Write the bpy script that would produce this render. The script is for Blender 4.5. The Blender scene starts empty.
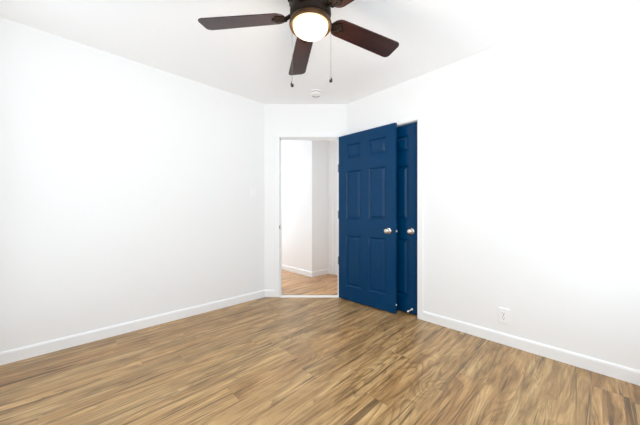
import bpy, bmesh, math, random
from mathutils import Vector, Matrix

random.seed(7)
scene = bpy.context.scene
COL = scene.collection
CAM_H = 1.068
F_PX = 265.0

# ---------------------------------------------------------------- camera
cam_data = bpy.data.cameras.new('camera')
cam_data.sensor_fit = 'HORIZONTAL'
cam_data.sensor_width = 36.0
cam_data.lens = F_PX / 640.0 * 36.0
cam_data.clip_start = 0.02
cam = bpy.data.objects.new('camera', cam_data)
COL.objects.link(cam)
cam.location = (0, 0, CAM_H)
cam.rotation_euler = (math.radians(90), 0, 0)
scene.camera = cam

# ---------------------------------------------------------------- plan of the place (x right, y away from the camera)
def V2(x, y): return Vector((x, y))
L = V2(-0.703, 3.357)            # left wall meets the short diagonal wall
R = V2(0.342, 3.357)             # diagonal wall meets the right wall
A = V2(0.716, 0.698).normalized()   # along the left wall, away from the camera
B = V2(0.6907, -0.7231).normalized()  # along the right wall, towards the camera
def rot90(v): return V2(-v.y, v.x)
def cross_lines(p, d, q, e):
    m = d.x * e.y - d.y * e.x
    w = q - p
    return p + d * ((w.x * e.y - w.y * e.x) / m)
NL = -rot90(A)                   # left wall's normal into the room
NR = -rot90(B)                   # right wall's normal into the room
ROOM_W, ROOM_D = 3.30, 3.05
pr = L + NL * ROOM_W             # a point on the rear wall facing the left wall
pl = R + NR * ROOM_D             # a point on the rear wall facing the right wall
RR = cross_lines(R, B, pr, A)
RC = cross_lines(pr, A, pl, B)
LL = cross_lines(L, A, pl, B)
CEIL = 2.44
WT = 0.11

# ---------------------------------------------------------------- world, light strips added at the unseen windows, exposure
world = bpy.data.worlds.new('daylight')
scene.world = world
world.use_nodes = True
bg = world.node_tree.nodes['Background']
bg.inputs['Color'].default_value = (0.86, 0.93, 1.0, 1)
bg.inputs['Strength'].default_value = 0.8

def window_light(name, p, d_in, z, w, h, power, color):
    ld = bpy.data.lights.new(name, 'AREA')
    ld.shape = 'RECTANGLE'
    ld.size, ld.size_y = w, h
    ld.energy = power
    ld.color = color
    o = bpy.data.objects.new(name, ld)
    COL.objects.link(o)
    o.location = (p.x, p.y, z)
    o.rotation_euler = Vector((d_in.x, d_in.y, 0)).to_track_quat('-Z', 'Y').to_euler()
    return o

WIN_W, WIN_Z0, WIN_Z1 = 2.5, 0.35, 2.25  # unseen rear windows, widened to spread light evenly over the room
WIN2_W = 2.4
len_rr = (RC - RR).length
len_rl = (LL - RC).length
win1_c, win2_c = len_rr * 0.5, len_rl * 0.5
w1p = RR + (RC - RR).normalized() * win1_c
w2p = RC + (LL - RC).normalized() * win2_c
LIGHT_TILTS = (52.0, -36.0, 52.0, -36.0)   # added strips, tilted alternately up and down to even out wall brightness
def daylight(name, p, d_in, w, power, color, n=4):
    h = (WIN_Z1 - WIN_Z0) / n
    for k in range(n):
        o = window_light(name, p, d_in, WIN_Z0 + h * (k + 0.5), w - 0.1, h * 0.85, power / n, color)
        t = math.radians(LIGHT_TILTS[k])
        v = Vector((d_in.x * math.cos(t), d_in.y * math.cos(t), math.sin(t)))
        o.rotation_euler = v.to_track_quat('-Z', 'Y').to_euler()
daylight('window_fill_right', w1p + NL * (WT + 0.16), -NL, WIN_W, 35, (0.84, 0.935, 1.0))
daylight('window_fill_left', w2p + NR * (WT + 0.16), -NR, WIN2_W, 25, (0.85, 0.94, 1.0))

scene.cycles.max_bounces = 16
scene.cycles.diffuse_bounces = 12
scene.view_settings.view_transform = 'Standard'
scene.view_settings.look = 'None'
scene.view_settings.gamma = 1.0
scene.view_settings.use_curve_mapping = False
scene.view_settings.exposure = 0.22

# ---------------------------------------------------------------- materials
def new_mat(name):
    m = bpy.data.materials.new(name)
    m.use_nodes = True
    nt = m.node_tree
    b = nt.nodes['Principled BSDF']
    return m, nt, b

def paint(name, color, rough=0.6, bump=0.0, bscale=300.0, spec=0.4, metal=0.0, vary=0.0, coat=0.0):
    m, nt, b = new_mat(name)
    b.inputs['Base Color'].default_value = (*color, 1)
    b.inputs['Roughness'].default_value = rough
    b.inputs['Specular IOR Level'].default_value = spec
    b.inputs['Metallic'].default_value = metal
    b.inputs['Coat Weight'].default_value = coat
    tc = nt.nodes.new('ShaderNodeTexCoord')
    nz = nt.nodes.new('ShaderNodeTexNoise')
    nz.inputs['Scale'].default_value = bscale
    nz.inputs['Detail'].default_value = 3
    nt.links.new(tc.outputs['Object'], nz.inputs['Vector'])
    if bump:
        bp = nt.nodes.new('ShaderNodeBump')
        bp.inputs['Strength'].default_value = bump
        bp.inputs['Distance'].default_value = 0.002
        nt.links.new(nz.outputs['Fac'], bp.inputs['Height'])
        nt.links.new(bp.outputs['Normal'], b.inputs['Normal'])
    if vary:
        mx = nt.nodes.new('ShaderNodeMix'); mx.data_type = 'RGBA'
        mx.inputs['A'].default_value = (*[c * (1 - vary) for c in color], 1)
        mx.inputs['B'].default_value = (*[min(1, c * (1 + vary)) for c in color], 1)
        nt.links.new(nz.outputs['Fac'], mx.inputs['Factor'])
        nt.links.new(mx.outputs['Result'], b.inputs['Base Color'])
    return m

M = {}
M['wall'] = paint('white_wall_paint', (0.89, 0.89, 0.89), 0.75, bump=0.06, bscale=140, spec=0.25)
M['ceiling'] = paint('white_ceiling_paint', (0.955, 0.955, 0.96), 0.85, bump=0.05, bscale=160, spec=0.2)
M['trim'] = paint('white_gloss_trim', (0.90, 0.905, 0.91), 0.4, spec=0.45)
M['blue'] = paint('blue_gloss_door_paint', (0.0, 0.041, 0.122), 0.16, bump=0.015, bscale=420, spec=0.2)
M['nickel'] = paint('satin_nickel', (0.74, 0.70, 0.63), 0.22, metal=1.0)
M['steel'] = paint('grey_steel', (0.22, 0.22, 0.22), 0.4, metal=0.9)
M['bronze'] = paint('oil_rubbed_bronze', (0.018, 0.010, 0.006), 0.45, bump=0.5, bscale=130, spec=0.12, metal=0.1, vary=0.6)
M['brass'] = paint('antique_bronze_ring', (0.085, 0.040, 0.014), 0.38, metal=0.6, bscale=60, vary=0.2)
M['plastic'] = paint('white_plastic', (0.92, 0.92, 0.92), 0.35, spec=0.5)
M['slot'] = paint('dark_slot', (0.03, 0.03, 0.03), 0.6)
M['vent'] = paint('grey_vent_and_arc', (0.22, 0.22, 0.22), 0.6)
M['fob'] = paint('dark_wood_fob', (0.018, 0.012, 0.009), 0.4)
M['chain'] = paint('dark_bronze_chain', (0.06, 0.05, 0.04), 0.5, spec=0.2)
M['rubber'] = paint('white_rubber', (0.85, 0.85, 0.83), 0.5)
M['sill'] = paint('pale_threshold', (0.88, 0.86, 0.83), 0.35, bscale=40, vary=0.04)

def blade_material():
    m, nt, b = new_mat('dark_walnut_blade')
    tc = nt.nodes.new('ShaderNodeTexCoord')
    mp = nt.nodes.new('ShaderNodeMapping')
    mp.inputs['Scale'].default_value = (3, 60, 20)
    nz = nt.nodes.new('ShaderNodeTexNoise')
    nz.inputs['Scale'].default_value = 1.6
    nz.inputs['Detail'].default_value = 5
    nz.inputs['Distortion'].default_value = 0.6
    rp = nt.nodes.new('ShaderNodeValToRGB')
    rp.color_ramp.elements[0].position = 0.3
    rp.color_ramp.elements[0].color = (0.014, 0.0045, 0.0032, 1)
    rp.color_ramp.elements[1].position = 0.75
    rp.color_ramp.elements[1].color = (0.048, 0.014, 0.010, 1)
    nt.links.new(tc.outputs['Object'], mp.inputs['Vector'])
    nt.links.new(mp.outputs['Vector'], nz.inputs['Vector'])
    nt.links.new(nz.outputs['Fac'], rp.inputs['Fac'])
    nt.links.new(rp.outputs['Color'], b.inputs['Base Color'])
    b.inputs['Roughness'].default_value = 0.34
    b.inputs['Specular IOR Level'].default_value = 0.5
    return m
M['blade'] = blade_material()

def bowl_material():
    m, nt, b = new_mat('lit_opal_glass')
    b.inputs['Base Color'].default_value = (0.6, 0.55, 0.45, 1)
    b.inputs['Roughness'].default_value = 0.25
    b.inputs['Emission Color'].default_value = (1.0, 0.76, 0.40, 1)
    b.inputs['Emission Strength'].default_value = 1.4
    return m
M['bowl'] = bowl_material()

def glass_material():
    m = bpy.data.materials.new('window_glass')
    m.use_nodes = True
    nt = m.node_tree
    nt.nodes.clear()
    out = nt.nodes.new('ShaderNodeOutputMaterial')
    mix = nt.nodes.new('ShaderNodeMixShader')
    tr = nt.nodes.new('ShaderNodeBsdfTransparent')
    gl = nt.nodes.new('ShaderNodeBsdfGlossy')
    gl.inputs['Roughness'].default_value = 0.02
    mix.inputs['Fac'].default_value = 0.06
    nt.links.new(tr.outputs[0], mix.inputs[1])
    nt.links.new(gl.outputs[0], mix.inputs[2])
    nt.links.new(mix.outputs[0], out.inputs['Surface'])
    return m
M['glass'] = glass_material()

def laminate(name, tint=(1, 1, 1)):
    """Wood laminate: planks along local x, 155 mm wide, acacia-like swirled grain."""
    m, nt, b = new_mat(name)
    N, K = nt.nodes, nt.links
    def math_(op, a, c=None, clamp=False):
        n = N.new('ShaderNodeMath'); n.operation = op; n.use_clamp = clamp
        for i, v in enumerate((a, c)):
            if v is None: continue
            if isinstance(v, (int, float)): n.inputs[i].default_value = v
            else: K.new(v, n.inputs[i])
        return n.outputs[0]
    def comb(x, y, z):
        n = N.new('ShaderNodeCombineXYZ')
        for i, v in enumerate((x, y, z)):
            if isinstance(v, (int, float)): n.inputs[i].default_value = v
            else: K.new(v, n.inputs[i])
        return n.outputs[0]
    def noise(vec, scale, detail=3, rough=0.5, dist=0.0):
        n = N.new('ShaderNodeTexNoise')
        n.inputs['Scale'].default_value = scale
        n.inputs['Detail'].default_value = detail
        n.inputs['Roughness'].default_value = rough
        n.inputs['Distortion'].default_value = dist
        K.new(vec, n.inputs['Vector'])
        return n.outputs['Fac']
    def rnd(vec):
        n = N.new('ShaderNodeTexWhiteNoise'); n.noise_dimensions = '3D'
        K.new(vec, n.inputs['Vector'])
        return n.outputs['Value']
    def ramp(fac, stops):
        n = N.new('ShaderNodeValToRGB')
        e = n.color_ramp.elements
        while len(e) < len(stops): e.new(0.5)
        for el, (p, c) in zip(e, stops):
            el.position = p
            el.color = (c[0], c[1], c[2], 1) if not isinstance(c, (int, float)) else (c, c, c, 1)
        K.new(fac, n.inputs['Fac'])
        return n.outputs['Color']
    def mixc(fac, a, c, blend='MIX'):
        n = N.new('ShaderNodeMix'); n.data_type = 'RGBA'; n.blend_type = blend
        if isinstance(fac, (int, float)): n.inputs['Factor'].default_value = fac
        else: K.new(fac, n.inputs['Factor'])
        for s, v in (('A', a), ('B', c)):
            if isinstance(v, tuple): n.inputs[s].default_value = (*v, 1)
            else: K.new(v, n.inputs[s])
        return n.outputs['Result']
    tc = N.new('ShaderNodeTexCoord')
    sp = N.new('ShaderNodeSeparateXYZ')
    K.new(tc.outputs['Object'], sp.inputs[0])
    x, y = sp.outputs[0], sp.outputs[1]
    PW, PL = 0.155, 1.22
    v = math_('DIVIDE', y, PW)
    row = math_('FLOOR', v)
    fv = math_('SUBTRACT', v, row)
    off = rnd(comb(row, 3.7, 1.3))
    u = math_('ADD', math_('DIVIDE', x, PL), off)
    cl = math_('FLOOR', u)
    fu = math_('SUBTRACT', u, cl)
    pid = rnd(comb(row, cl, 5.1))
    pid2 = rnd(comb(cl, row, 9.4))
    # grain in plank space, every plank cut from another place of the tree
    gx = math_('ADD', x, math_('MULTIPLY', pid, 31.0))
    gy = math_('ADD', y, math_('MULTIPLY', pid2, 17.0))
    fine = noise(comb(math_('MULTIPLY', gx, 1.8), math_('MULTIPLY', gy, 60.0), pid), 2.5, 4, 0.65, 0.2)
    field = noise(comb(math_('MULTIPLY', gx, 0.9), math_('MULTIPLY', gy, 4.6), pid), 1.25, 1.5, 0.45, 0.8)
    rings = math_('FRACT', math_('ADD', math_('MULTIPLY', field, 12.0), math_('MULTIPLY', fine, 0.30)))
    ringmask = ramp(rings, [(0.0, 0.0), (0.45, 0.05), (0.80, 0.75), (0.92, 1.0), (1.0, 0.0)])
    where = ramp(noise(comb(math_('MULTIPLY', gx, 1.2), math_('MULTIPLY', gy, 4.0), pid2), 1.6, 2, 0.5, 0.3), [(0.36, 0.12), (0.62, 1.0)])
    broad = noise(comb(math_('MULTIPLY', gx, 0.7), math_('MULTIPLY', gy, 5.5), pid2), 2.2, 5, 0.62, 1.3)
    streak = noise(comb(math_('MULTIPLY', gx, 0.55), math_('MULTIPLY', gy, 17.0), math_('ADD', pid, 4.0)), 1.9, 4, 0.58, 1.1)
    base = ramp(broad, [(0.30, (0.200, 0.120, 0.054)), (0.44, (0.345, 0.220, 0.105)), (0.56, (0.46, 0.310, 0.158)), (0.72, (0.60, 0.435, 0.245))])
    c1 = mixc(math_('MULTIPLY', math_('MULTIPLY', ringmask, where), 0.55), base, (0.13, 0.080, 0.040))
    gate = ramp(noise(comb(math_('MULTIPLY', gx, 0.8), math_('MULTIPLY', gy, 3.0), math_('ADD', pid2, 2.0)), 1.8, 2, 0.5, 0.4), [(0.38, 0.35), (0.56, 1.0)])
    stk = math_('MULTIPLY', ramp(streak, [(0.565, 0.0), (0.60, 0.8), (0.66, 1.0)]), gate)
    c2 = mixc(math_('MULTIPLY', stk, 0.80), c1, (0.070, 0.043, 0.024))
    fn = ramp(fine, [(0.32, (0.70, 0.675, 0.64)), (0.5, (0.98, 0.975, 0.965)), (0.68, (1.14, 1.14, 1.14))])
    c3 = mixc(1.0, c2, fn, 'MULTIPLY')
    tone = ramp(pid, [(0.0, (0.88, 0.80, 0.72)), (0.35, (1.0, 0.97, 0.93)), (0.65, (0.97, 1.0, 1.02)), (1.0, (1.12, 1.10, 1.06))])
    c4 = mixc(1.0, c3, tone, 'MULTIPLY')
    c5 = mixc(1.0, c4, tint, 'MULTIPLY')
    dv = math_('MULTIPLY', math_('MINIMUM', fv, math_('SUBTRACT', 1.0, fv)), PW)
    du = math_('MULTIPLY', math_('MINIMUM', fu, math_('SUBTRACT', 1.0, fu)), PL)
    d = math_('MINIMUM', dv, du)
    seam = math_('SUBTRACT', 1.0, math_('DIVIDE', d, 0.0022, True), True)
    c6 = mixc(math_('MULTIPLY', seam, 0.42), c5, (0.07, 0.045, 0.028))
    K.new(c6, b.inputs['Base Color'])
    rr = math_('ADD', math_('MULTIPLY', fine, 0.15), 0.24)
    K.new(rr, b.inputs['Roughness'])
    b.inputs['Specular IOR Level'].default_value = 0.5
    bp = N.new('ShaderNodeBump')
    bp.inputs['Strength'].default_value = 0.12
    bp.inputs['Distance'].default_value = 0.001
    K.new(math_('SUBTRACT', fine, math_('MULTIPLY', seam, 1.5)), bp.inputs['Height'])
    K.new(bp.outputs['Normal'], b.inputs['Normal'])
    return m
M['floor'] = laminate('acacia_laminate', (1.08, 1.01, 0.88))
M['hall_floor_lit'] = laminate('acacia_laminate_hall_lit', (1.5, 1.29, 1.18))  # same laminate, the hall's brighter pinkish light tinted into its colour

# ---------------------------------------------------------------- helpers
def link_mesh(name, bm, mat, parent=None, smooth=False, angle=35, mw=None):
    bmesh.ops.remove_doubles(bm, verts=bm.verts, dist=1e-5)
    bmesh.ops.recalc_face_normals(bm, faces=bm.faces)
    me = bpy.data.meshes.new(name)
    bm.to_mesh(me)
    bm.free()
    mats = mat if isinstance(mat, (list, tuple)) else [mat]
    for k in mats: me.materials.append(k)
    o = bpy.data.objects.new(name, me)
    COL.objects.link(o)
    if smooth:
        for p in me.polygons: p.use_smooth = True
        me.set_sharp_from_angle(angle=math.radians(angle))
    if parent is not None: o.parent = parent
    if mw is not None: o.matrix_world = mw
    return o

def tag(o, label=None, cat=None, group=None, kind=None):
    if label: o['label'] = label
    if cat: o['category'] = cat
    if group: o['group'] = group
    if kind: o['kind'] = kind
    return o

def thing(name, loc, rotz, label, cat, group=None):
    o = bpy.data.objects.new(name, None)
    o.empty_display_size = 0.05
    COL.objects.link(o)
    o.location = loc
    o.rotation_euler = (0, 0, rotz)
    return tag(o, label, cat, group)

def box(bm, x0, x1, y0, y1, z0, z1, bevel=0.0, seg=2):
    vs = [bm.verts.new((x, y, z)) for x in (x0, x1) for y in (y0, y1) for z in (z0, z1)]
    fs = [(0, 1, 3, 2), (4, 6, 7, 5), (0, 4, 5, 1), (2, 3, 7, 6), (0, 2, 6, 4), (1, 5, 7, 3)]
    faces = [bm.faces.new([vs[i] for i in f]) for f in fs]
    if bevel:
        es = list({e for f in faces for e in f.edges})
        bmesh.ops.bevel(bm, geom=es, offset=bevel, segments=seg, affect='EDGES', profile=0.5)

def prism(bm, pts, z0, z1):
    lo = [bm.verts.new((p[0], p[1], z0)) for p in pts]
    hi = [bm.verts.new((p[0], p[1], z1)) for p in pts]
    n = len(pts)
    bm.faces.new(lo)
    bm.faces.new(hi)
    for i in range(n):
        j = (i + 1) % n
        bm.faces.new((lo[i], lo[j], hi[j], hi[i]))

def lathe(bm, prof, n=48, axis='Z', cx=0, cy=0, cz=0):
    """prof: (radius, height) from one end to the other."""
    rings = []
    for r, h in prof:
        ring = []
        if r < 1e-6:
            ring = [(0.0, 0.0, h)]
        else:
            for k in range(n):
                a = 2 * math.pi * k / n
                ring.append((r * math.cos(a), r * math.sin(a), h))
        out = []
        for p in ring:
            if axis == 'Y': p = (p[0], -p[2], p[1])
            elif axis == 'X': p = (p[2], p[0], p[1])
            out.append(bm.verts.new((p[0] + cx, p[1] + cy, p[2] + cz)))
        rings.append(out)
    for a, c in zip(rings, rings[1:]):
        if len(a) == 1 and len(c) == 1: continue
        for k in range(n):
            j = (k + 1) % n
            if len(a) == 1: bm.faces.new((a[0], c[k], c[j]))
            elif len(c) == 1: bm.faces.new((a[k], a[j], c[0]))
            else: bm.faces.new((a[k], a[j], c[j], c[k]))
    for e in (rings[0], rings[-1]):
        if len(e) > 1: bm.faces.new(e)

def tube(bm, pts, r, n=8):
    pts = [Vector(p) for p in pts]
    rings = []
    for i, p in enumerate(pts):
        t = (pts[min(i + 1, len(pts) - 1)] - pts[max(i - 1, 0)]).normalized()
        up = Vector((0, 0, 1)) if abs(t.z) < 0.9 else Vector((1, 0, 0))
        s = t.cross(up).normalized(); w = s.cross(t)
        rings.append([bm.verts.new(p + (s * math.cos(2 * math.pi * k / n) + w * math.sin(2 * math.pi * k / n)) * r) for k in range(n)])
    for a, c in zip(rings, rings[1:]):
        for k in range(n):
            j = (k + 1) % n
            bm.faces.new((a[k], a[j], c[j], c[k]))
    bm.faces.new(rings[0]); bm.faces.new(rings[-1])

def frame(p, d, z=0.0):
    """matrix with local x along d, local y behind the wall, z up"""
    ang = math.atan2(d.y, d.x)
    return Matrix.Translation((p.x, p.y, z)) @ Matrix.Rotation(ang, 4, 'Z')

def offset_poly(pts, t, closed=True):
    n = len(pts)
    out = []
    for i in range(n):
        dprev = (pts[i] - pts[i - 1]).normalized()
        dnext = (pts[(i + 1) % n] - pts[i]).normalized()
        if not closed and i == 0: out.append(pts[0] + rot90(dnext) * t); continue
        if not closed and i == n - 1: out.append(pts[i] + rot90(dprev) * t); continue
        p = pts[i - 1] + rot90(dprev) * t
        q = pts[i] + rot90(dnext) * t
        out.append(cross_lines(p, dprev, q, dnext))
    return out

def wall(name, p0, p1, q0, q1, mat, openings=(), h=CEIL):
    """a wall from p0 to p1 (room side), q its outer side, with openings (x0, x1, z0, z1)"""
    d = (p1 - p0).normalized()
    ln = (p1 - p0).length
    mw = frame(p0, d)
    inv = mw.inverted()
    l = lambda q: (inv @ Vector((q.x, q.y, 0))).to_2d()
    a0, a1 = l(q0), l(q1)
    t = a0.y
    bm = bmesh.new()
    def piece(x0, x1, z0, z1):
        xx0 = a0.x if x0 <= 1e-6 else x0
        xx1 = a1.x if x1 >= ln - 1e-6 else x1
        prism(bm, [(x0, 0), (x1, 0), (xx1, t), (xx0, t)], z0, z1)
    x = 0.0
    for (o0, o1, z0, z1) in sorted(openings):
        piece(x, o0, 0, h)
        if z0 > 0: piece(o0, o1, 0, z0)
        if z1 < h: piece(o0, o1, z1, h)
        x = o1
    piece(x, ln, 0, h)
    o = link_mesh(name, bm, mat, mw=mw)
    return tag(o, kind='structure'), mw, ln

BB_H, BB_T = 0.089, 0.013
def baseboard(name, mw, x0, x1, m0=0.0, m1=0.0):
    """profile swept along the wall; m0, m1 = how far the front edge is mitred in at either end"""
    bm = bmesh.new()
    prof = [(0.0, 0.0), (-BB_T, 0.0), (-BB_T, BB_H - 0.014), (-BB_T + 0.004, BB_H - 0.004), (-0.004, BB_H), (0.0, BB_H)]
    r0 = [bm.verts.new((x0 + m0 * (-y / BB_T), y, z)) for y, z in prof]
    r1 = [bm.verts.new((x1 - m1 * (-y / BB_T), y, z)) for y, z in prof]
    bm.faces.new(r0); bm.faces.new(r1)
    n = len(prof)
    for i in range(n):
        j = (i + 1) % n
        bm.faces.new((r0[i], r0[j], r1[j], r1[i]))
    return tag(link_mesh(name, bm, M['trim'], mw=mw), kind='structure')

def casing(name, mw, x0, x1, z1, w=0.06, t=0.016, jamb=WT, stop=None, back=True, x_hide=None):
    """door trim: two legs and a head on the room side, jambs through the wall, optional stop strip"""
    bm = bmesh.new()
    def leg(a, b_, z0, z2):
        box(bm, a, b_, -t, 0.0, z0, z2, 0.003, 2)
    leg(x0 - w, x0 - 0.004, 0, z1 + 0.004)
    leg(x1 + 0.004, x1 + w, 0, z1 + 0.004)
    leg(x0 - w, x1 + w, z1 + 0.004, z1 + w)
    if jamb:
        box(bm, x0 - 0.006, x0, -0.002, jamb + 0.002, 0, z1 + 0.006)
        box(bm, x1, x1 + 0.006, -0.002, jamb + 0.002, 0, z1 + 0.006)
        box(bm, x0 - 0.006, x1 + 0.006, -0.002, jamb + 0.002, z1, z1 + 0.006)
        if back:
            for (a, b_, z0, z2) in ((x0 - w, x0 - 0.004, 0, z1), (x1 + 0.004, x1 + w * 0.6, 0, z1), (x0 - w, x1 + w * 0.6, z1 + 0.004, z1 + w)):
                box(bm, a, b_, jamb, jamb + t, z0, z2, 0.003, 2)
    if stop:
        s0, s1 = stop
        box(bm, x0, x0 + 0.011, s0, s1, 0, z1)
        box(bm, x1 - 0.011, x1, s0, s1, 0, z1)
        box(bm, x0, x1, s0, s1, z1 - 0.011, z1)
    return tag(link_mesh(name, bm, M['trim'], mw=mw), kind='structure')

# ---------------------------------------------------------------- room shell
room = [L, R, RR, RC, LL]
outer = offset_poly(room, WT)

DOOR_X0, DOOR_X1, DOOR_Z = -0.51 - L.x, 0.24 - L.x, 2.015
CL_X0, CL_X1, CL_Z = 0.268, 0.935, 2.0
_, mw_far, len_far = wall('wall_far', L, R, outer[0], outer[1], M['wall'], [(DOOR_X0 - 0.005, DOOR_X1 + 0.005, 0, DOOR_Z + 0.005)])
_, mw_right, len_right = wall('wall_right', R, RR, outer[1], outer[2], M['wall'], [(CL_X0 - 0.005, CL_X1 + 0.005, 0, CL_Z + 0.005)])
_, mw_rr, _ = wall('wall_rear_right', RR, RC, outer[2], outer[3], M['wall'], [(win1_c - WIN_W / 2, win1_c + WIN_W / 2, WIN_Z0, WIN_Z1)])
_, mw_rl, _ = wall('wall_rear_left', RC, LL, outer[3], outer[4], M['wall'], [(win2_c - WIN2_W / 2, win2_c + WIN2_W / 2, WIN_Z0, WIN_Z1)])
_, mw_left, len_left = wall('wall_left', LL, L, outer[4], outer[0], M['wall'])

def slab(name, pts, z0, z1, mat):
    bm = bmesh.new()
    ang = math.atan2(A.y, A.x)
    mw = Matrix.Rotation(ang, 4, 'Z')
    inv = mw.inverted()
    loc = [(inv @ Vector((p.x, p.y, 0))).to_2d() for p in pts]
    prism(bm, [(p.x, p.y) for p in loc], z0, z1)
    return tag(link_mesh(name, bm, mat, mw=mw), kind='structure')
slab('floor', outer, -0.08, 0.0, M['floor'])
slab('ceiling', outer, CEIL, CEIL + 0.1, M['ceiling'])

# hallway beyond the doorway: a corridor along B with a jog
Kc = V2(-0.132, 4.374)
K2 = Kc + A * 0.39
H0 = outer[0]
a_of = lambda p: p.dot(A)
H1 = H0 - B * 2.4
H2 = cross_lines(Kc, B, H1, A)
K3 = cross_lines(K2, B, outer[1], A)
K3 = K3 + B * 0.10
K4 = outer[1] + B * 0.10
hall = [H0, H1, H2, Kc, K2, K3, K4]
houter = offset_poly(hall, 0.1, closed=False)
HW_W = 0.9
hl = (H2 - H1).length
_, mw_h0, _ = wall('wall_hall_near', H0, H1, houter[0], houter[1], M['wall'])
_, mw_h1, _ = wall('wall_hall_end', H1, H2, houter[1], houter[2], M['wall'], [(hl / 2 - 0.42, hl / 2 + 0.42, 0.6, 2.15)])
_, mw_h2, ln_h2 = wall('wall_hall_left', H2, Kc, houter[2], houter[3], M['wall'])
_, mw_h3, ln_h3 = wall('wall_hall_jog', Kc, K2, houter[3], houter[4], M['wall'])
_, mw_h4, ln_h4 = wall('wall_hall_right', K2, K3, houter[4], houter[5], M['wall'])
_, mw_h5, ln_h5 = wall('wall_hall_closet', K3, K4, houter[5], houter[6], M['wall'])
hpoly = [H0, houter[0], houter[1], houter[2], houter[3], houter[4], houter[5], houter[6], K4, outer[1]]
slab('floor_hall', hpoly, -0.08, -0.002, M['hall_floor_lit'])
slab('ceiling_hall', hpoly, CEIL + 0.002, CEIL + 0.1, M['ceiling'])
hw = (H1 + H2) / 2
window_light('hall_window_daylight', hw + rot90((H2 - H1).normalized()) * 0.16, B, 1.4, 0.8, 1.5, 31, (0.82, 0.92, 1.0))

# closet behind the closed blue door
C0 = outer[1] + B * 0.205
C1 = C0 + A * 0.62
C2 = C1 + B * 1.15
C3 = C0 + B * 1.15
closet = [C0, C1, C2, C3]
co = offset_poly(closet, 0.05, closed=False)
wall('wall_closet_side', C0, C1, co[0], co[1], M['wall'])
wall('wall_closet_back', C1, C2, co[1], co[2], M['wall'])
wall('wall_closet_end', C2, C3, co[2], co[3], M['wall'])
slab('floor_closet', co, -0.08, -0.003, M['floor'])
slab('ceiling_closet', co, CEIL + 0.003, CEIL + 0.1, M['ceiling'])

# unseen windows: a wide rear pair added to light the room, one at the hall's end
def window(name, mw, xc, w, z0, z1, t=WT):
    root = thing(name, (0, 0, 0), 0, None, None)
    root.matrix_world = mw
    tag(root, kind='structure')
    x0, x1 = xc - w / 2, xc + w / 2
    bm = bmesh.new()
    f = 0.05
    for (a, b_, c, d) in ((x0, x0 + f, z0, z1), (x1 - f, x1, z0, z1), (x0 + f, x1 - f, z0, z0 + f), (x0 + f, x1 - f, z1 - f, z1), (xc - 0.02, xc + 0.02, z0 + f, z1 - f)):
        box(bm, a, b_, 0.03, 0.08, c, d)
    link_mesh('window_frame', bm, M['trim'], root)
    bm = bmesh.new()
    box(bm, x0 - 0.03, x1 + 0.03, -0.03, 0.03, z0 - 0.012, z0 + 0.014)
    link_mesh('window_sill', bm, M['trim'], root)
    for s0, s1 in ((x0 + f, xc - 0.02), (xc + 0.02, x1 - f)):
        bm = bmesh.new()
        box(bm, s0, s1, 0.053, 0.057, z0 + f, z1 - f)
        link_mesh('window_pane', bm, M['glass'], root)
    return root
window('window_1', mw_rr, win1_c, WIN_W, WIN_Z0, WIN_Z1)
window('window_2', mw_rl, win2_c, WIN2_W, WIN_Z0, WIN_Z1)
window('window_3', mw_h1, hl / 2, 0.84, 0.6, 2.15, 0.1)

# trim
casing('trim_1', mw_far, DOOR_X0, DOOR_X1, DOOR_Z, stop=(0.045, 0.08))
casing('trim_2', mw_right, CL_X0, CL_X1, CL_Z, stop=None, back=False)
m45 = BB_T * math.tan(math.radians(22.5))
baseboard('baseboard_left', mw_left, 0, len_left, BB_T, m45)
baseboard('baseboard_far', mw_far, 0, DOOR_X0 - 0.06, m45, 0)
baseboard('baseboard_right', mw_right, CL_X1 + 0.06, len_right, 0, BB_T)
baseboard('baseboard_rear_right', mw_rr, 0, len_rr, BB_T, BB_T)
baseboard('baseboard_rear_left', mw_rl, 0, len_rl, BB_T, BB_T)
baseboard('baseboard_hall_left', mw_h2, 0, ln_h2, 0, -BB_T)
baseboard('baseboard_hall_jog', mw_h3, 0, ln_h3, -BB_T, BB_T)
# casing of the next door along the hall
casing('trim_3', mw_h4, 0.125, 0.86, 2.0, w=0.085, jamb=0, back=False)
baseboard('baseboard_hall_right', mw_h4, 0, 0.04, BB_T, 0)

# strip across the doorway
bm = bmesh.new()
box(bm, DOOR_X0, DOOR_X1, -0.036, 0.046, 0.0, 0.007, 0.003, 2)
tag(link_mesh('trim_4', bm, M['sill'], mw=mw_far), kind='structure')

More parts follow.
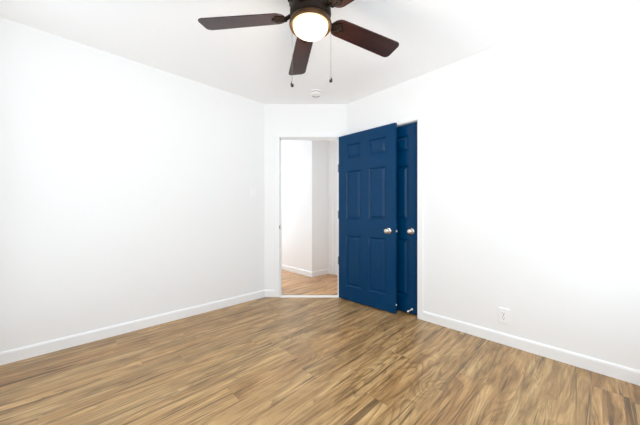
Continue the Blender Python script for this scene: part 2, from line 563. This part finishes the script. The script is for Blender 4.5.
# ---------------------------------------------------------------- six-panel doors
def six_panel(root, W, H0z, H1z, T, stile, mull, rows, mat):
    """slab (front, back, edges) plus six moulded panels as parts"""
    pw = (W - 2 * stile - mull) / 2
    cols = [(stile, stile + pw), (stile + pw + mull, W - stile)]
    xs = sorted({0.0, W, *[c for p in cols for c in p]})
    zs = sorted({H0z, H1z, *[c for p in rows for c in p]})
    bm = bmesh.new()
    def is_panel(i, k):
        return any(abs(xs[i] - a) < 1e-6 for a, _ in cols) and any(abs(zs[k] - a) < 1e-6 for a, _ in rows)
    for y in (0.0, T):
        for i in range(len(xs) - 1):
            for k in range(len(zs) - 1):
                if is_panel(i, k): continue
                q = [(xs[i], zs[k]), (xs[i + 1], zs[k]), (xs[i + 1], zs[k + 1]), (xs[i], zs[k + 1])]
                bm.faces.new([bm.verts.new((px, y, pz)) for px, pz in q])
    for i in range(len(xs) - 1):
        for z in (H0z, H1z):
            bm.faces.new([bm.verts.new(v) for v in ((xs[i], 0, z), (xs[i + 1], 0, z), (xs[i + 1], T, z), (xs[i], T, z))])
    for k in range(len(zs) - 1):
        for xx in (0.0, W):
            bm.faces.new([bm.verts.new(v) for v in ((xx, 0, zs[k]), (xx, 0, zs[k + 1]), (xx, T, zs[k + 1]), (xx, T, zs[k]))])
    link_mesh('slab', bm, mat, root)
    prof = [(0.0, 0.0), (0.002, 0.003), (0.010, 0.0115), (0.014, 0.013), (0.018, 0.013), (0.040, 0.0035), (0.044, 0.0025)]
    for z0, z1 in rows:
        for x0, x1 in cols:
            bm = bmesh.new()
            for side in (0, 1):
                rings = []
                for ins, dep in prof:
                    y = dep if side == 0 else T - dep
                    rings.append([bm.verts.new(v) for v in ((x0 + ins, y, z0 + ins), (x1 - ins, y, z0 + ins), (x1 - ins, y, z1 - ins), (x0 + ins, y, z1 - ins))])
                for a, c in zip(rings, rings[1:]):
                    for j in range(4):
                        n = (j + 1) % 4
                        bm.faces.new((a[j], a[n], c[n], c[j]))
                bm.faces.new(rings[-1])
            link_mesh('panel', bm, mat, root)

def knob(root, x, z, T, sides=(0, 1)):
    for s in sides:
        bm = bmesh.new()
        prof = [(0.0, 0.0), (0.031, 0.0), (0.032, 0.003), (0.028, 0.008), (0.014, 0.011), (0.012, 0.022), (0.017, 0.027),
                (0.0255, 0.034), (0.0275, 0.042), (0.0262, 0.050), (0.021, 0.0555), (0.010, 0.0575), (0.0, 0.058)]
        lathe(bm, prof, 32, 'Y')
        o = link_mesh('knob', bm, M['nickel'], root, True, 40)
        o.location = (x, 0.0 if s == 0 else T, z)
        if s == 1: o.rotation_euler = (0, 0, math.pi)

ROWS = [(0.18, 0.79), (0.99, 1.565), (1.715, 1.885)]
T = 0.035
# the open bedroom door, folded back almost parallel to the right wall
hp = V2(0.233, 3.30)
dd = V2(0.555, -0.534).normalized()
DW = 0.770
door1 = thing('door_1', (hp.x, hp.y, 0), math.atan2(dd.y, dd.x),
              'open blue six-panel door swung back in front of the closet door', 'door')
tag(door1, kind='structure')
six_panel(door1, DW, 0.012, 2.008, T, 0.115, 0.11, ROWS, M['blue'])
knob(door1, DW - 0.080, 0.872, T, (0,))
bm = bmesh.new()      # inner knob, flatter against the closet door
lathe(bm, [(0.0, 0.0), (0.031, 0.0), (0.032, 0.003), (0.028, 0.008), (0.013, 0.011), (0.012, 0.018), (0.025, 0.026), (0.0265, 0.034), (0.020, 0.042), (0.0, 0.044)], 32, 'Y')
o = link_mesh('knob', bm, M['nickel'], door1, True, 40)
o.location = (DW - 0.080, T, 0.872); o.rotation_euler = (0, 0, math.pi)
bm = bmesh.new()
box(bm, DW, DW + 0.002, 0.006, T - 0.006, 0.842, 0.902)
box(bm, DW + 0.002, DW + 0.012, 0.011, T - 0.011, 0.863, 0.881, 0.002, 2)
tag(link_mesh('latch', bm, M['nickel'], door1), 'nickel latch bolt in the door edge')
for hz in (0.47, 1.04, 1.62):
    bm = bmesh.new()
    lathe(bm, [(0.0, -0.05), (0.005, -0.049), (0.0085, -0.045), (0.0085, 0.045), (0.005, 0.049), (0.0, 0.05)], 12)
    bmesh.ops.translate(bm, verts=bm.verts, vec=(-0.009, 0.006, 0))
    box(bm, -0.0015, 0.0, 0.006, T - 0.004, -0.044, 0.044)
    o = link_mesh('hinge', bm, M['steel'], door1, True, 40)
    o.location = (0, 0, hz)
bm = bmesh.new()
lathe(bm, [(0.0, 0.0), (0.007, 0.0), (0.008, 0.003), (0.005, 0.006), (0.0, 0.007)], 16, 'X')
o = link_mesh('bumper', bm, M['rubber'], door1, True)
o.location = (DW, T * 0.4, 0.10)

# the closed closet door in the right wall
CREC = 0.030
cp = R + B * (CL_X0 + 0.003) + rot90(B) * CREC
CW = CL_X1 - CL_X0 - 0.006
door2 = thing('door_2', (cp.x, cp.y, 0), math.atan2(B.y, B.x),
              'closed blue six-panel closet door half hidden behind the open door', 'door')
tag(door2, kind='structure')
six_panel(door2, CW, 0.016, CL_Z - 0.003, T, 0.115, 0.10, ROWS, M['blue'])
knob(door2, CW - 0.078, 0.872, T, (0,))
# rigid door stop with white tips low on the closet door
bm = bmesh.new()
lathe(bm, [(0.0, 0.0), (0.011, 0.0), (0.011, 0.004), (0.005, 0.006), (0.0045, 0.082), (0.0, 0.082)], 16, 'Y')
o = link_mesh('door_stop', bm, M['plastic'], door2, True, 40)
o.location = (CW - 0.072, 0, 0.062)
bm = bmesh.new()
lathe(bm, [(0.0, 0.080), (0.009, 0.080), (0.0095, 0.090), (0.007, 0.095), (0.0, 0.096)], 16, 'Y')
tag(link_mesh('rubber_tip', bm, M['rubber'], o, True, 40), 'white rubber tip')

# strike plate on the left jamb
bm = bmesh.new()
box(bm, DOOR_X0, DOOR_X0 + 0.002, 0.004, 0.034, 0.855, 0.912)
box(bm, DOOR_X0 - 0.003, DOOR_X0 + 0.002, -0.0195, 0.004, 0.866, 0.900, 0.001, 1)
o = link_mesh('strike_plate', bm, M['steel'], mw=mw_far)
tag(o, 'small metal strike plate on the left jamb of the doorway', 'strike plate')

# ---------------------------------------------------------------- wall plates
sw_t = (L - LL).length - 0.163
sw = thing('light_switch', (0, 0, 0), 0, 'white toggle light switch on the left wall beside the doorway', 'light switch')
sw.matrix_world = mw_left @ Matrix.Translation((sw_t, 0, 1.31))
bm = bmesh.new(); box(bm, -0.035, 0.035, -0.006, 0, -0.0575, 0.0575, 0.003, 2)
link_mesh('cover_plate', bm, M['plastic'], sw)
bm = bmesh.new(); box(bm, -0.005, 0.005, -0.019, -0.005, -0.002, 0.012, 0.002, 2)
link_mesh('toggle', bm, M['plastic'], sw)
for z in (-0.03, 0.03):
    bm = bmesh.new(); lathe(bm, [(0, 0.005), (0.0032, 0.005), (0.0032, 0.0066), (0.0, 0.0072)], 12, 'Y')
    o = link_mesh('screw', bm, M['steel'], sw, True); o.location = (0, 0, z)

ot = thing('wall_outlet', (0, 0, 0), 0, 'white duplex power outlet low on the right wall above the baseboard', 'outlet')
ot.matrix_world = mw_right @ Matrix.Translation((1.667, 0, 0.232))
bm = bmesh.new(); box(bm, -0.037, 0.037, -0.010, 0, -0.060, 0.060, 0.003, 2)
link_mesh('cover_plate', bm, M['plastic'], ot)
for z in (-0.0195, 0.0195):
    bm = bmesh.new()
    pts = []
    for k in range(32):
        a = 2 * math.pi * k / 32
        pts.append((0.0168 * math.cos(a), max(-0.0135, min(0.0135, 0.0168 * math.sin(a)))))
    f = [bm.verts.new((px, -0.0085, pz)) for px, pz in pts]
    g = [bm.verts.new((px, -0.006, pz)) for px, pz in pts]
    bm.faces.new(f)
    for i in range(32):
        j = (i + 1) % 32
        bm.faces.new((f[i], f[j], g[j], g[i]))
    rc = link_mesh('receptacle', bm, M['plastic'], ot); rc.location = (0, -0.003, z)
    bm = bmesh.new()
    box(bm, -0.0075, -0.0052, -0.0088, -0.008, -0.0005, 0.0085)
    box(bm, 0.0052, 0.0075, -0.0088, -0.008, 0.0005, 0.0075)
    box(bm, -0.0025, 0.0025, -0.0088, -0.008, -0.0095, -0.005)
    tag(link_mesh('slots', bm, M['slot'], rc), 'dark plug slots')
bm = bmesh.new(); lathe(bm, [(0, 0.006), (0.0032, 0.006), (0.0032, 0.0078), (0.0, 0.0084)], 12, 'Y')
o = link_mesh('screw', bm, M['steel'], ot, True); o.location = (0, -0.003, 0)

# ---------------------------------------------------------------- smoke detector
sd = thing('smoke_detector', (-0.046, 3.02, CEIL), 0, 'round white smoke detector on the ceiling near the far wall', 'smoke detector')
bm = bmesh.new(); lathe(bm, [(0.0, 0.0), (0.068, 0.0), (0.070, -0.004), (0.068, -0.009), (0.0, -0.009)], 48)
link_mesh('base_plate', bm, M['plastic'], sd, True, 40)
bm = bmesh.new(); lathe(bm, [(0.0, -0.009), (0.056, -0.009), (0.056, -0.018), (0.0, -0.018)], 48)
tag(link_mesh('vent_ring', bm, M['vent'], sd, True, 40), 'grey vent slit')
bm = bmesh.new(); lathe(bm, [(0.0, -0.018), (0.062, -0.018), (0.060, -0.026), (0.050, -0.034), (0.030, -0.038), (0.0, -0.039)], 48)
link_mesh('cover', bm, M['plastic'], sd, True, 40)
bm = bmesh.new()  # dark arc on the far side of the cover's underside
arc = [math.radians(35 + 110 * k / 16) for k in range(17)]
prism(bm, [(0.052 * math.cos(a), 0.052 * math.sin(a)) for a in arc] + [(0.037 * math.cos(a), 0.037 * math.sin(a)) for a in reversed(arc)], -0.0375, -0.030)
tag(link_mesh('cover_arc', bm, M['vent'], sd), 'dark curved arc on the cover')
bm = bmesh.new(); lathe(bm, [(0.0, -0.037), (0.009, -0.037), (0.008, -0.041), (0.0, -0.0415)], 20)
o = link_mesh('test_button', bm, M['plastic'], sd, True, 40); o.location = (0.02, 0, 0)

# ---------------------------------------------------------------- ceiling fan
FC = (-0.054, 1.51)
fan = thing('ceiling_fan', (FC[0], FC[1], CEIL), 0, 'dark five-blade ceiling fan with lit bowl light and two pull chains', 'ceiling fan')
zc = lambda h: h + CAM_H - CEIL          # height above the camera -> below the ceiling
bm = bmesh.new()
lathe(bm, [(0.0, 0.0), (0.092, 0.0), (0.095, -0.006), (0.090, -0.03), (0.078, -0.05), (0.0, -0.05)], 56)
link_mesh('canopy', bm, M['bronze'], fan, True, 40)
bm = bmesh.new()
h0 = zc(1.083)
lathe(bm, [(0.0, -0.05), (0.085, -0.05), (0.118, -0.062), (0.136, -0.085), (0.138, -0.12), (0.128, -0.155), (0.118, -0.175),
           (0.110, -0.19), (0.0, -0.19)], 64)
link_mesh('motor_housing', bm, M['bronze'], fan, True, 30)
# embossed ornament round the motor housing
bm = bmesh.new()
for k in range(20):
    a = 2 * math.pi * k / 20
    c, s = math.cos(a), math.sin(a)
    for (rr, zz, sw_, sh) in ((0.135, -0.10, 0.014, 0.026), (0.124, -0.155, 0.011, 0.018)):
        m = Matrix.Translation((rr * c, rr * s, zz)) @ Matrix.Rotation(a, 4, 'Z') @ Matrix.Diagonal((0.008, sw_, sh, 1))
        bmesh.ops.create_icosphere(bm, subdivisions=2, radius=1.0, matrix=m)
link_mesh('ornament_band', bm, M['bronze'], fan, True, 60)
# switch housing, ornate, under the blades
bm = bmesh.new()
prof = [(0.0, zc(1.182)), (0.088, zc(1.182)), (0.112, zc(1.165)), (0.117, zc(1.140)), (0.115, zc(1.118)), (0.104, zc(1.102)), (0.094, zc(1.094)), (0.092, zc(1.084)), (0.0, zc(1.084))]
lathe(bm, prof, 64)
for k in range(16):
    a = 2 * math.pi * k / 16
    m = Matrix.Translation((0.112 * math.cos(a), 0.112 * math.sin(a), zc(1.130))) @ Matrix.Rotation(a, 4, 'Z') @ Matrix.Diagonal((0.006, 0.014, 0.018, 1))
    bmesh.ops.create_icosphere(bm, subdivisions=2, radius=1.0, matrix=m)
link_mesh('switch_housing', bm, M['bronze'], fan, True, 30)
# ring holding the bowl
bm = bmesh.new()
lathe(bm, [(0.080, zc(1.090)), (0.100, zc(1.091)), (0.114, zc(1.084)), (0.1195, zc(1.074)), (0.1205, zc(1.064)), (0.1185, zc(1.056)), (0.1150, zc(1.053)),
           (0.1100, zc(1.056)), (0.1030, zc(1.062)), (0.1010, zc(1.070)), (0.080, zc(1.074))], 72)
tag(link_mesh('light_ring', bm, M['brass'], fan, True, 40), 'antique bronze ring round the bowl')
# opal bowl
bm = bmesh.new()
pf = [(0.1005, zc(1.072)), (0.1005, zc(1.058))]
for k in range(1, 13):
    a = math.pi / 2 * k / 12
    pf.append((0.1005 * math.cos(a) if k < 12 else 0.0, zc(1.058) - 0.053 * math.sin(a)))
lathe(bm, pf, 64)
tag(link_mesh('glass_bowl', bm, M['bowl'], fan, True, 60), 'glowing opal glass bowl')
bulb = bpy.data.lights.new('bulb_light', 'POINT')
bulb.energy = 8.0; bulb.color = (1.0, 0.93, 0.84); bulb.shadow_soft_size = 0.06
bo = bpy.data.objects.new('bulb_light', bulb); COL.objects.link(bo)
bo.parent = fan; bo.location = (0, 0, zc(0.94))

def blade_mesh():
    bm = bmesh.new()
    r0, r1, w0, w1 = 0.145, 0.652, 0.058, 0.069
    pts = []
    def arc(cx, cy, rad, a0, a1, n, sx=1.0):
        for k in range(n + 1):
            a = math.radians(a0 + (a1 - a0) * k / n)
            pts.append((cx + rad * math.cos(a) * sx, cy + rad * math.sin(a)))
    cr = 0.032
    arc(r1 - cr, -w1 + cr, cr, -90, -8, 6)
    arc(r1 - cr, w1 - cr, cr, 8, 90, 6)
    arc(r0 + 0.05, 0, w0, 90, 270, 18, 0.05 / w0)
    hz = 0.003
    top = [bm.verts.new((p[0], p[1], hz)) for p in pts]
    bot = [bm.verts.new((p[0], p[1], -hz)) for p in pts]
    ft = bm.faces.new(top); fb = bm.faces.new(bot)
    n = len(pts)
    for i in range(n):
        j = (i + 1) % n
        bm.faces.new((top[i], top[j], bot[j], bot[i]))
    bmesh.ops.bevel(bm, geom=[e for e in bm.edges if (e in ft.edges or e in fb.edges)], offset=0.0012, segments=1, affect='EDGES')
    return bm

def arm_mesh():
    """ornate bracket: a neck from the motor to a lobed plate under the blade root"""
    bm = bmesh.new()
    n = 40
    pts = []
    for k in range(n):
        a = 2 * math.pi * k / n
        r = 1 + 0.16 * math.cos(5 * a)
        pts.append((0.180 + 0.042 * r * math.cos(a), 0.034 * r * math.sin(a)))
    z0, z1 = -0.0085, -0.0035
    lo = [bm.verts.new((p[0], p[1], z0)) for p in pts]
    hi = [bm.verts.new((p[0], p[1], z1)) for p in pts]
    bm.faces.new(lo); bm.faces.new(hi)
    for i in range(n):
        j = (i + 1) % n
        bm.faces.new((lo[i], lo[j], hi[j], hi[i]))
    tube(bm, [(0.095, 0, 0.012), (0.115, 0, 0.010), (0.135, 0, 0.0), (0.155, 0, -0.006)], 0.011, 10)
    for (px, py, sx, sy) in ((0.185, 0, 0.022, 0.007), (0.17, 0.016, 0.014, 0.006), (0.17, -0.016, 0.014, 0.006), (0.20, 0.012, 0.01, 0.006), (0.20, -0.012, 0.01, 0.006)):
        m = Matrix.Translation((px, py, z0)) @ Matrix.Diagonal((sx, sy, 0.005, 1))
        bmesh.ops.create_icosphere(bm, subdivisions=2, radius=1.0, matrix=m)
    return bm

BH = zc(1.118)
first_blade = first_arm = None
for k in range(5):
    ang = math.radians(30.0 + 72 * k)
    if k == 0:
        bl = first_blade = link_mesh('blade', blade_mesh(), M['blade'], fan)
        ar = first_arm = link_mesh('blade_arm', arm_mesh(), M['bronze'], fan, True, 40)
    else:
        bl = first_blade.copy(); COL.objects.link(bl); bl.parent = fan
        ar = first_arm.copy(); COL.objects.link(ar); ar.parent = fan
    for q in (bl, ar):
        q.location = (0, 0, BH)
        q.rotation_euler = (math.radians(-12), 0, ang)

for (cx, cy, zb) in ((-0.109, 0.062, 0.752), (0.116, 0.060, 0.778)):
    bm = bmesh.new()
    z_top, z_bot = zc(1.118), zc(zb + 0.026)
    sx, sy = cx * 0.84, cy * 0.84
    pts = [(sx, sy, z_top), (cx * 0.97, cy * 0.97, z_top - 0.004), (cx * 1.02, cy * 1.02, z_top - 0.012), (cx * 1.02, cy * 1.02, z_bot)]
    tube(bm, pts, 0.0010, 6)
    n = int((z_top - 0.012 - z_bot) / 0.006)
    for i in range(n):
        m = Matrix.Translation((cx * 1.02, cy * 1.02, z_bot + 0.003 + i * 0.006)) @ Matrix.Scale(0.0017, 4)
        bmesh.ops.create_icosphere(bm, subdivisions=1, radius=1.0, matrix=m)
    ch = link_mesh('pull_chain', bm, M['chain'], fan, True, 80)
    bm = bmesh.new()
    lathe(bm, [(0.0, 0.0), (0.003, 0.0), (0.0045, -0.004), (0.0085, -0.010), (0.0098, -0.020), (0.0085, -0.029), (0.004, -0.033), (0.0, -0.033)], 20)
    fo = link_mesh('chain_fob', bm, M['fob'], ch, True, 50)
    fo.location = (cx * 1.02, cy * 1.02, z_bot)
    tag(fo, 'dark drop-shaped fob')
